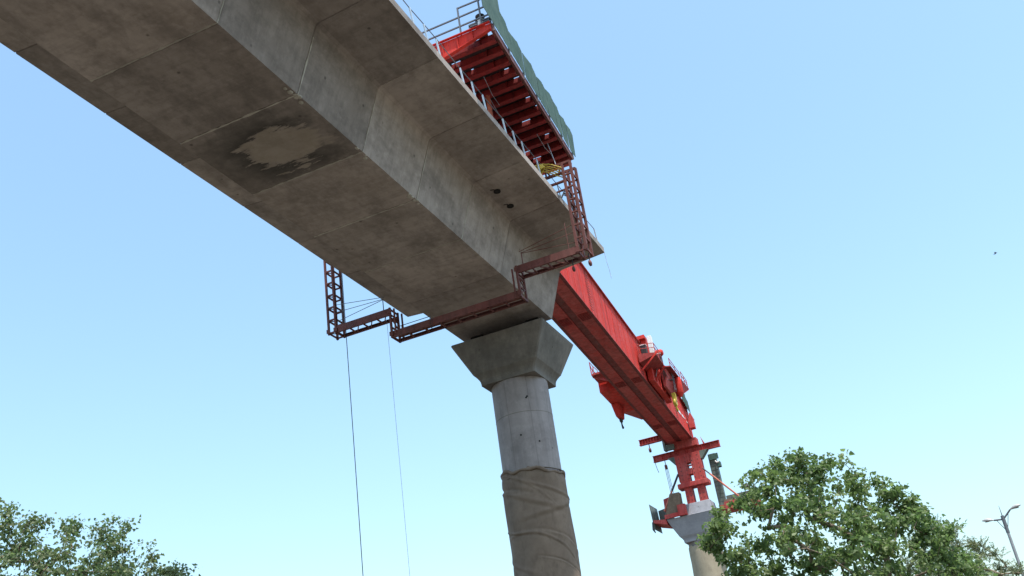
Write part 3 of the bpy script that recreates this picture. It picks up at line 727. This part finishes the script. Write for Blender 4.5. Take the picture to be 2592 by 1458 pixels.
for k in range(4):
    b.tube([(gx(23) + 1.5, 23.4 + .1 * k, 23.7), (gx(24) + 1.75, 24.0 + .3 * k, 23.0 - .1 * k), (gx(25) + 1.6, 25.0 + .3 * k, 22.5 + .1 * k), (gx(26) + 1.9, 26.4 + .1 * k, 22.9)], .022, 5)
b.build('hydraulic_hose', M_BLACK, TR)
b = MB(); b.tube([(gx(22) + 1.4, 22.9, 22.1), (gx(23) + 1.5, 24.0, 23.5)], .05, 8); b.tube([(gx(23) + 1.45, 23.45, 22.8), (gx(23) + 1.5, 24.0, 23.5)], .085, 8); b.build('hydraulic_ram', M_MAROON, TR)
b = MB()
for k in range(2): b.bar((gx(26) + 1.93, 26.1 + .35 * k, 22.1), (gx(26) + 1.95, 26.1 + .35 * k, 23.25), .03)
for k in range(5): b.bar((gx(26) + 1.94, 26.1, 22.2 + .22 * k), (gx(26) + 1.94, 26.45, 22.2 + .22 * k), .025)
b.build('ladder', M_RAIL, TR)
# far side
b = MB(); b.gbox(-2.0, -.99, 20.9, 22.5, 22.50, 22.62); b.bar((gx(21) - 1.0, 21.2, 22.0), (gx(21) - 2.0, 21.2, 22.5), .1); b.build('bracket_platform', M_DRED, TR)
b = MB(); X = -1.98
hrail([(gx(21) + X, 20.9, 22.62), (gx(22) + X, 21.7, 22.62), (gx(22) + X, 22.5, 22.62)], .75, 0); b.bar((gx(21) + X, 20.9, 22.62), (gx(22) + X, 21.7, 23.3), .03); b.bar((gx(21) + X, 20.9, 23.3), (gx(22) + X, 21.7, 22.62), .03); b.build('handrail', M_DRED, TR)
b = MB(); b.gbox(-1.35, -1.1, 21.1, 21.7, 22.63, 23.3); b.build('control_box', M_BLACK, TR)
b = MB(); b.gbox(-2.05, -1.02, 22.55, 27.3, 21.95, 22.65); b.gbox(-1.34, -1.02, 22.6, 27.7, 22.66, 24.495); b.build('side_frame', M_RED, TR)
b = MB(); b.hexa([(gx(25) - 1.95, 25.3, 21.15), (gx(25) - 1.65, 25.3, 21.15), (gx(26) - 1.65, 26.3, 21.15), (gx(26) - 1.95, 26.3, 21.15)], [(gx(25) - 2.05, 25.0, 21.94), (gx(25) - 1.55, 25.0, 21.94), (gx(26) - 1.55, 26.4, 21.94), (gx(26) - 2.05, 26.4, 21.94)]); b.build('winch_box', M_RED, TR, bevel=.04)
b = MB(); hx, hy = gx(26) - 1.8, 26.0; b.lathe((hx - .08, hy, 21.1), [(.14, 0), (.18, .03), (.18, .13), (.14, .16)], 14, axis='x'); b.tube([(hx, hy, 21.0), (hx, hy, 20.75), (hx, hy + .12, 20.6), (hx, hy + .25, 20.72)], [.05, .05, .07, .03], 8); b.build('hook_block', M_BLACK, TR)
b = MB(); b.hexa([(gx(28) - 1.9, 27.4, 22.0), (gx(28) - 1.0, 27.4, 22.0), (gx(31) - 1.0, 31.3, 22.5), (gx(31) - 1.5, 31.3, 22.5)], [(gx(28) - 1.9, 27.4, 22.9), (gx(28) - 1.0, 27.4, 22.9), (gx(31) - 1.0, 31.3, 22.9), (gx(31) - 1.5, 31.3, 22.9)]); b.build('rear_platform', M_DRED, TR)

# ------------------------------------------------------------------ support tower on the farther pier
ST = thing('support_tower', 'red steel trestle standing on the farther pier cap and holding the girder front', 'support tower', (-1.9, 36.3, 17.28))
def legp(xs_b, xs_m, xs_t, y0, y1):
    poly = [(xs_b[0], 17.27), (xs_b[1], 17.27), (xs_m[1], 18.4), (xs_t[1], 18.9), (xs_t[1], 20.75), (xs_t[0], 20.75), (xs_t[0], 18.9), (xs_m[0], 18.4)]
    return MB().prism(poly, y0, y1)
for k, a in enumerate((((-2.58, -2.06), (-2.56, -2.06), (-2.80, -2.03)), ((-1.68, -1.16), (-1.68, -1.20), (-1.72, -1.0)))):
    lg = legp(*a, 35.85, 36.5).build('leg', M_DRED, ST)
    b = MB()
    for s_ in (-.13, .13):
        for z in [17.5 + i * .3 for i in range(11)]:
            x = (a[0][0] + a[0][1]) / 2 + s_ * (1 if z < 18.5 else 1.6); b.lathe((x, 35.84, z), [(.035, 0), (.035, .02)], 8, axis='y')
    b.build('leg_bolt', M_BLACK, lg)
b = MB(); b.box(-2.97, -.80, 35.7, 36.65, 18.40, 18.74); b.build('cross_beam', M_DRED, ST, bevel=.03)
b = MB(); b.box(-2.05, -1.70, 35.9, 36.45, 19.30, 19.70); b.box(-2.05, -1.70, 35.9, 36.45, 20.12, 20.75); b.box(-2.05, -1.70, 35.9, 36.1, 19.88, 19.94); b.build('web_plate', M_DRED, ST)
b = MB(); b.prism([(-3.3, 20.75), (-2.85, 20.15), (-2.75, 20.15), (-2.75, 20.75)], 35.9, 36.4); b.prism([(-1.02, 20.75), (-1.02, 20.2), (-.9, 20.2), (-.4, 20.75)], 35.9, 36.4); b.build('gusset', M_GREY, ST)
def ibeam(y, x0, x1, z0, z1):
    b = MB(); b.box(x0, x1, y - .17, y + .17, z1 - .03, z1); b.box(x0, x1, y - .17, y + .17, z0, z0 + .03); b.box(x0, x1, y - .012, y + .012, z0 + .031, z1 - .031)
    for i in range(9):
        x = x0 + .05 + (x1 - x0 - .1) * i / 8; b.box(x, x + .015, y - .16, y - .013, z0 + .032, z1 - .032)
    return b
ibeam(36.15, -4.38, .5, 20.76, 21.2).build('transverse_beam', M_DRED, ST)
ibeam(35.75, -5.05, -3.25, 22.08, 22.48).build('side_arm', M_DRED, ST)
b = MB(); b.box(-3.35, -3.2, 35.5, 36.0, 21.25, 22.48); b.box(-3.2, -2.6, 35.6, 35.9, 21.25, 21.6); b.build('arm_post', M_GREY, ST)
b = MB(); b.box(-2.75, -1.0, 35.8, 36.5, 21.2, 21.74); b.build('saddle', M_DRED, ST)
for a, c_, sx in (((-2.75, 35.7, 19.42), (-4.2, 35.5, 17.1), -1), ((-.97, 35.7, 19.43), (1.05, 35.5, 16.95), 1)):
    a = Vector(a); c_ = Vector(c_); mid = a.lerp(c_, .2 if sx > 0 else .45)
    br = MB().tube([mid, c_], .062, 10).build('brace', M_ORANGE, ST)
    MB().tube([a, mid], .045 if sx > 0 else .075, 8).build('piston_rod', M_BLACK, br)
b = MB(); b.prism([(-.62, 21.2), (-.5, 21.2), (-.72, 21.75)], 36.0, 36.1); b.build('lug', M_DRED, ST)
hoist((-4.38, 35.75, 22.1), .5, .16, 'chain hoist without chains under the upper short arm of the red support tower', ropes=.0, s=1.6)
hoist((-3.55, 36.0, 20.76), .55, .17, 'chain hoist with long hanging chains under the lower beam of the red support tower', ropes=2.2, s=1.4)
b = MB(); b.tube([(-4.3, 36.1, 20.78), (-4.22, 36.0, 20.3), (-4.15, 36, 19.95)], .02, 5); tag(b.build('cord', M_WIRE), 'short dark cord dangling from the tip of the tower arm', 'cord')

# grey-green ladder shaft beside the tower
LT = thing('ladder_shaft', 'grey green clad ladder shaft standing beside the red support tower', 'ladder shaft', (-.35, 37.2, 16.4))
b = MB(); b.box(-.66, -.16, 36.9, 37.4, 16.5, 20.6)
for i in range(14): b.box(-.672, -.148, 36.885, 36.9, 16.9 + i * .28, 16.92 + i * .28)
b.build('cladding', M_GREY, LT)
b = MB(); b.box(-.60, .06, 36.80, 36.895, 20.15, 20.55); b.box(-.14, .08, 36.9, 37.3, 19.6, 19.95); b.build('green_panel', M_GREEN, LT)
b = MB(); b.tube([(-.2, 36.8, 20.0), (-.1, 36.7, 19.85), (.05, 36.75, 19.9)], .05, 8); b.build('ring', M_WHITE, LT)

# working trays fixed to the cap sides
WP = thing('work_tray', 'red beamed work tray with a tall grey side panel, beside the brown plywood box', 'work tray', (-4.6, 36.2, 16.3), 'work trays')
b = MB(); b.hexa([(-5.05, 35.3, 16.42), (-4.15, 35.3, 16.15), (-4.15, 37.4, 16.15), (-5.05, 37.4, 16.42)], [(-5.05, 35.3, 16.62), (-4.15, 35.3, 16.5), (-4.15, 37.4, 16.5), (-5.05, 37.4, 16.62)]); b.box(-4.2, -3.0, 35.25, 35.36, 16.5, 16.78); b.box(-3.2, -2.65, 35.2, 35.6, 16.5, 17.25); b.build('floor_frame', M_DRED, WP)
b = MB(); b.hexa([(-5.05, 37.2, 16.63), (-4.0, 37.2, 16.6), (-4.0, 37.25, 16.6), (-5.05, 37.25, 16.63)], [(-5.05, 37.2, 17.6), (-4.0, 37.2, 17.75), (-4.0, 37.25, 17.75), (-5.05, 37.25, 17.6)]); b.hexa([(-5.09, 35.3, 16.0), (-5.06, 35.3, 16.0), (-5.06, 37.2, 16.0), (-5.09, 37.2, 16.0)], [(-5.14, 35.3, 17.75), (-5.11, 35.3, 17.75), (-5.11, 37.2, 17.75), (-5.14, 37.2, 17.75)]); b.build('side_panel', M_GREY, WP)
b = MB(); b.hexa([(-4.35, 36.3, 17.2), (-4.1, 36.3, 17.2), (-4.1, 36.6, 17.2), (-4.35, 36.6, 17.2)], [(-4.3, 36.3, 18.1), (-3.7, 36.3, 18.2), (-3.7, 36.6, 18.2), (-4.3, 36.6, 18.1)]); b.build('bracket', M_DRED, WP)
b = MB(); b.tube([(-5.12, 35.3, 16.5), (-5.16, 35.3, 16.0), (-5.06, 35.3, 15.75)], [.05, .08, .03], 7); b.build('sling', M_BLACK, WP)
EB = MB(); EB.hexa([(-4.15, 35.4, 16.80), (-2.98, 35.4, 16.80), (-2.98, 36.2, 16.80), (-4.15, 36.2, 16.80)], [(-3.62, 35.5, 18.17), (-2.93, 35.5, 18.17), (-2.93, 36.1, 18.17), (-3.62, 36.1, 18.17)])
eb = EB.build('formwork_panel', M_BOX, None, bevel=.015); tag(eb, 'brown plywood box at the foot of the red support tower on the farther pier cap', 'formwork box')
WP2 = thing('work_tray', 'red beamed work tray carrying the floodlight, partly hidden by the fig tree', 'work tray', (.6, 36.2, 16.3), 'work trays')
b = MB(); b.box(-.35, 2.2, 35.5, 37.4, 16.35, 16.62); b.box(.0, .8, 35.3, 35.5, 16.25, 16.75); b.build('floor_frame', M_DRED, WP2)
b = MB(); b.box(-.1, 2.2, 37.2, 37.25, 16.63, 17.55); b.box(2.15, 2.2, 35.5, 37.19, 16.63, 17.5); b.build('side_panel', M_GREY, WP2)
b = MB()
for x in (.35, .75): b.bar((x, 37.1, 16.8), (x - .06, 37.1, 17.4), .03)
b.build('rebar_stub', M_BLACK, WP2)
b = MB(); b.box(.0, .72, 35.6, 36.2, 16.63, 16.95); b.build('crate', M_BOX, WP2)
FL = thing('floodlight', 'small square floodlight on the outer corner of a work tray above the fig tree', 'floodlight', (1.45, 36.9, 17.5))
b = MB(); b.tube([(1.6, 37.22, 17.5), (1.55, 37.1, 17.75)], .03, 6); b.build('bracket', M_BLACK, FL)
b = MB(); b.hexa([(1.2, 36.8, 17.72), (1.62, 36.8, 17.62), (1.66, 37.05, 17.62), (1.24, 37.05, 17.72)], [(1.16, 36.75, 18.0), (1.58, 36.75, 17.95), (1.62, 37.0, 17.95), (1.2, 37.0, 18.0)]); b.build('lamp_head', M_STONE, FL)

# ------------------------------------------------------------------ street lamp, bird
Lp = Vector((15.70, 25.17, 0)); LA = thing('street_lamp', 'grey double arm street lamp on a tapered pole against the sky', 'street lamp', Lp)
top_z = 10.68
MB().tube([Lp, Lp + Vector((0, 0, 4)), Lp + Vector((0, 0, top_z - .9))], [.12, .10, .075], 14).build('pole', M_STONE, LA)
b = MB(); b.tube([Lp + Vector((0, 0, top_z - 1.0)), Lp + Vector((0, 0, top_z - .12))], .09, 12); b.tube([Lp + Vector((0, 0, top_z - .12)), Lp + Vector((0, 0, top_z + .4))], [.03, .01], 6); b.build('finial', M_RAIL, LA)
ax = Vector((.97, -.24, 0)).normalized()
for s_, ln, dz in ((-1, .46, .06), (1, .46, .38)):
    d = ax * s_; base = Lp + Vector((0, 0, top_z - .3))
    tip = base + d * ln + Vector((0, 0, dz))
    b = MB(); b.tube([base, base + d * ln * .5 + Vector((0, 0, dz * .5)), tip], .045, 8); b.tube([Lp + Vector((0, 0, top_z - .95)), base + d * ln * .75 + Vector((0, 0, dz * .85))], .018, 6)
    arm = b.build('arm', M_RAIL, LA)
    b = MB(); hd = (d + Vector((0, 0, .18))).normalized(); rings = []
    sd_ = hd.cross(Vector((0, 0, 1))).normalized(); ud = sd_.cross(hd)
    for f, wv, hu in ((0, .045, .045), (.08, .08, .075), (.2, .12, .13), (.34, .13, .14), (.46, .11, .10), (.55, .06, .05), (.58, .02, .02)):
        c_ = tip + hd * f; rings.append([c_ + sd_ * wv * math.cos(a * .5236) + ud * ((hu if math.sin(a * .5236) > 0 else hu * .35) * math.sin(a * .5236)) for a in range(12)])
    b.loft(rings, True); lh = b.build('lamp_head', M_LAMP, LA)
    b = MB(); c_ = tip + hd * .32 - ud * .05; b.ball(c_, .07, 12, (1.9, .9, .35)); b.build('lens', M_STONE, lh)

B = Vector((34.04, 133.4, 67.42)); bd = MB()
fx = Vector((.95, -.1, .22)).normalized(); sx = fx.cross(Vector((0, 0, 1))).normalized(); ux = sx.cross(fx)
bd.tube([B - fx * .28, B - fx * .2, B - fx * .05, B + fx * .1, B + fx * .2, B + fx * .27], [.02, .05, .085, .075, .05, .01], 10)
for s_ in (-1, 1):
    a = B + fx * .1 + sx * (s_ * .06); c_ = B - fx * .08 + sx * (s_ * .06); e_ = B - fx * .02 + sx * (s_ * .30) + ux * .12; t_ = B - fx * .2 + sx * (s_ * .62) + ux * .05
    for o_ in (0, .012): pass
    bd.add([a, e_ + fx * .07, t_, e_ - fx * .1, c_, a + ux * .015, e_ + fx * .07 + ux * .012, t_ + ux * .006, e_ - fx * .1 + ux * .012, c_ + ux * .015], [(0, 1, 2, 3, 4), (9, 8, 7, 6, 5), (0, 5, 6, 1), (1, 6, 7, 2), (2, 7, 8, 3), (3, 8, 9, 4)])
bd.add([B - fx * .2 + sx * .04, B - fx * .2 - sx * .04, B - fx * .42 - sx * .07, B - fx * .42 + sx * .07, B - fx * .2 + ux * .02, B - fx * .42 + ux * .01], [(0, 1, 2, 3), (0, 3, 5, 4), (1, 4, 5, 2)])
tag(bd.build('bird', M_BLACK), 'tiny dark bird gliding in the open sky', 'bird')

# ------------------------------------------------------------------ trees
def inpoly(x, y, P):
    r = False; j = len(P) - 1
    for i in range(len(P)):
        if (P[i][1] > y) != (P[j][1] > y) and x < (P[j][0] - P[i][0]) * (y - P[i][1]) / (P[j][1] - P[i][1]) + P[i][0]: r = not r
        j = i
    return r
def edge_d(x, y, P):
    best = 1e9
    for i in range(len(P)):
        ax_, ay = P[i - 1]; bx, by = P[i]; dx, dy = bx - ax_, by - ay; t = max(0, min(1, ((x - ax_) * dx + (y - ay) * dy) / (dx * dx + dy * dy + 1e-9)))
        best = min(best, math.hypot(x - ax_ - t * dx, y - ay - t * dy))
    return best

def make_tree(name, label, D, outline, gaps, trunk_px, n_tips, leaves, leaf, lm_, seed, depth=2.2, forks=None, feather=False, spread=.34, group=None, sparse_top=False, droop=.5):
    """crown shoots fill the volume given by the outline seen at distance D; limbs are grown from the trunk to every shoot"""
    q = random.Random(seed)
    base = at(trunk_px[0], trunk_px[1], D); base = Vector((base.x, base.y, 0))
    t = thing(name, label, 'tree', base, group)
    mpp = D / FPX * 1.1
    xs = [p_[0] for p_ in outline]; ys_ = [p_[1] for p_ in outline]
    tips = []
    view = Vector((base.x - CAM.x, base.y - CAM.y, 0)).normalized()
    tries = 0
    while len(tips) < n_tips and tries < 60000:
        tries += 1
        x = q.uniform(min(xs), max(xs)); y = q.uniform(min(ys_), max(ys_))
        if not inpoly(x, y, outline): continue
        if any(inpoly(x, y, g_) for g_ in gaps) and q.random() < .93: continue
        ed = edge_d(x, y, outline) * mpp
        dd = min(depth, .25 + ed * 1.1)
        off = q.uniform(-dd, dd)
        p0 = at(x, y, D); dvec = (p0 - CAM)
        p_ = p0 + dvec * (off / math.hypot(dvec.x, dvec.y))
        if any((p_ - o_).length < .22 for o_ in tips[-40:]): continue
        tips.append(p_)
    # skeleton
    fork_z = min(p_.z for p_ in tips) - .6
    fork_z = max(fork_z, 1.8)
    nodes = [Vector((base.x, base.y, 0)), Vector((base.x + .05, base.y, fork_z * .5)), Vector((base.x, base.y + .05, fork_z))]; par = [-1, 0, 1]
    first = 2
    tips.sort(key=lambda p_: (p_ - nodes[2]).length)
    endid = []
    for p_ in tips:
        best, bi = 1e9, first
        for i in range(first, len(nodes)):
            v = p_ - nodes[i]; l_ = v.length
            cost = l_ * (1.0 + .55 * max(0, -v.z / (l_ + 1e-6))) + .0012 * i * 0
            if cost < best: best, bi = cost, i
        a = nodes[bi]; seg = max(1, int((p_ - a).length / .45)); prev = bi
        for k in range(1, seg + 1):
            f = k / seg; c_ = a.lerp(p_, f); sag = math.sin(f * math.pi) * (p_ - a).length * .10
            if k < seg: c_ = c_ + Vector((q.uniform(-.05, .05), q.uniform(-.05, .05), sag + q.uniform(-.04, .04)))
            nodes.append(c_); par.append(prev); prev = len(nodes) - 1
        endid.append(prev)
    cnt = [0] * len(nodes)
    for e_ in endid:
        i = e_
        while i >= 0: cnt[i] += 1; i = par[i]
    rad = [min(.21, .0075 * (c_ ** .52)) for c_ in cnt]
    tm = MB()
    for i in range(1, len(nodes)):
        pi = par[i]; a, b_ = nodes[pi], nodes[i]
        if (b_ - a).length < 1e-4: continue
        r0 = rad[pi] if (rad[pi] < rad[i] * 1.7) else rad[i] * 1.25
        tm.tube([a, b_ + (b_ - a).normalized() * rad[i] * .3], [r0, rad[i]], 7 if rad[i] > .03 else 4, cap=False)
    tm.build('trunk', M_BARK, t, recalc=False)
    # leaves
    vs = []; fs = []
    def leaf_at(p_, d, s):
        d = d.normalized(); side = d.cross(Vector((q.uniform(-1, 1), q.uniform(-1, 1), q.uniform(.2, 1)))); side = side.normalized() if side.length > 1e-3 else d.orthogonal().normalized()
        nn = side.cross(d); n0 = len(vs); cup = q.uniform(.02, .22) * s
        w_ = s * q.uniform(.34, .46)
        vs.extend([p_, p_ + d * s * .28 + side * w_ + nn * cup, p_ + d * s * .72 + side * w_ * .55 + nn * cup * .5, p_ + d * s * 1.12, p_ + d * s * .72 - side * w_ * .55 + nn * cup * .5, p_ + d * s * .28 - side * w_ + nn * cup, p_ + d * s * .5])
        fs.extend([(n0, n0 + 1, n0 + 2, n0 + 6), (n0 + 6, n0 + 2, n0 + 3), (n0 + 6, n0 + 3, n0 + 4), (n0, n0 + 6, n0 + 4, n0 + 5)])
    for e_, tip in zip(endid, [nodes[i] for i in endid]):
        pd = (tip - nodes[par[e_]]).normalized()
        n_l = int(leaves * q.uniform(.55, 1.35)); sp_ = spread * q.uniform(.75, 1.25)
        if feather:
            for k in range(n_l):
                d = (pd * .6 + Vector((q.gauss(0, .7), q.gauss(0, .7), q.gauss(.15, .5)))).normalized(); ln = q.uniform(.3, .7) * spread * 2.2
                a = tip - pd * q.uniform(0, .3); b_ = a + d * ln; b_.z -= .08 * ln
                n0 = len(vs); sd2 = d.orthogonal().normalized() * .006
                vs.extend([a - sd2, a + sd2, b_ + sd2 * .4, b_ - sd2 * .4]); fs.append((n0, n0 + 1, n0 + 2, n0 + 3))
                for m2 in range(9):
                    f = .15 + .85 * m2 / 9; c_ = a.lerp(b_, f)
                    for s2 in (-1, 1): leaf_at(c_, (d * .35 + d.orthogonal() * s2 + Vector((0, 0, q.uniform(-.3, .3)))), leaf * q.uniform(.6, 1.1))
        else:
            for k in range(n_l):
                # leaves stand around a few short shoots of the tip
                sh = k % 4; a = sh * 1.6 + tip.x * 9
                dirn = (pd + Vector((math.cos(a) * .9, math.sin(a) * .9, .25))).normalized()
                f = q.random() ** .8
                pos = tip - pd * .12 + dirn * (f * sp_ * 1.25) + Vector((q.gauss(0, 1), q.gauss(0, 1), q.gauss(0, .8))) * sp_ * .30
                d = Vector((q.gauss(0, .7), q.gauss(0, .7), -droop + q.gauss(0, .55)))
                leaf_at(pos, d, leaf * q.choice((.55, .8, 1., 1., 1.25)) * q.uniform(.85, 1.15))
    me = bpy.data.meshes.new('crown'); me.from_pydata([tuple(v) for v in vs], [], fs); me.materials.append(lm_)
    o = bpy.data.objects.new('crown', me); COL.objects.link(o); o.parent = t; o.matrix_parent_inverse = Matrix.Translation(t.location).inverted()
    return t

OUT_R = [(1776, 1352), (1782, 1312), (1800, 1292), (1818, 1290), (1836, 1312), (1862, 1290), (1880, 1250), (1892, 1222), (1913, 1198), (1945, 1168), (1980, 1170), (2011, 1148), (2050, 1160), (2088, 1138), (2120, 1140), (2146, 1160), (2160, 1182), (2194, 1190), (2205, 1212), (2240, 1208), (2262, 1216), (2275, 1240), (2299, 1244), (2322, 1280), (2350, 1300), (2372, 1318), (2410, 1345), (2420, 1375), (2452, 1385), (2470, 1430), (2500, 1480), (2520, 1560), (2480, 1640), (2380, 1700), (2200, 1740), (2000, 1740), (1860, 1700), (1800, 1600), (1815, 1490), (1850, 1470), (1822, 1410), (1790, 1385)]
GAP_R = [[(1880, 1318), (1925, 1322), (1985, 1365), (1995, 1400), (1960, 1400), (1915, 1372)], [(2055, 1322), (2085, 1315), (2110, 1345), (2098, 1372), (2070, 1368)], [(2000, 1320), (2022, 1322), (2024, 1350), (2005, 1345)], [(2110, 1275), (2150, 1270), (2168, 1290), (2150, 1312), (2120, 1300)], [(1895, 1225), (1915, 1215), (1918, 1245), (1898, 1250)], [(2105, 1212), (2125, 1212), (2122, 1232)], [(1955, 1400), (2000, 1410), (2010, 1440), (1985, 1450)], [(1862, 1300), (1884, 1310), (1905, 1345), (1880, 1340)]]
make_tree('fig_tree', 'large leafy green fig tree in front of the farther pier', 28, OUT_R, GAP_R, (2060, 1458), 640, 58, .116, M_LEAF, 17, depth=2.4, spread=.27)
OUT_L = [(-260, 1400), (-160, 1330), (-80, 1310), (0, 1332), (16, 1290), (30, 1284), (48, 1300), (78, 1304), (98, 1322), (135, 1314), (170, 1306), (194, 1312), (218, 1330), (243, 1320), (275, 1332), (289, 1314), (305, 1298), (333, 1312), (316, 1345), (330, 1372), (366, 1384), (398, 1384), (394, 1404), (402, 1430), (428, 1428), (474, 1446), (490, 1500), (480, 1600), (400, 1680), (200, 1720), (-50, 1720), (-220, 1640), (-300, 1520)]
GAP_L = [[(112, 1338), (138, 1328), (158, 1345), (160, 1400), (140, 1408), (118, 1390), (100, 1368)], [(150, 1420), (172, 1410), (176, 1435), (155, 1446)], [(255, 1415), (265, 1412), (266, 1440), (256, 1444)], [(210, 1350), (235, 1345), (235, 1365), (214, 1372)], [(300, 1395), (318, 1392), (318, 1410)], [(330, 1440), (360, 1435), (362, 1458), (335, 1458)]]
make_tree('broadleaf_tree', 'dusty olive green broadleaf tree standing apart, past the hanging rope, below the bridge', 30, OUT_L, GAP_L, (110, 1458), 660, 46, .098, M_LEAF2, 5, depth=2.4, spread=.26)
OUT_A = [(2290, 1400), (2330, 1330), (2360, 1312), (2395, 1325), (2420, 1352), (2450, 1370), (2490, 1372), (2525, 1392), (2550, 1415), (2580, 1432), (2600, 1470), (2620, 1560), (2560, 1650), (2430, 1680), (2300, 1640), (2260, 1500)]
make_tree('acacia_tree', 'thin feathery grey green acacia tree between the fig tree and the lamp', 40, OUT_A, [], (2450, 1458), 420, 10, .06, M_LEAF3, 9, depth=2.0, feather=True, spread=.42)
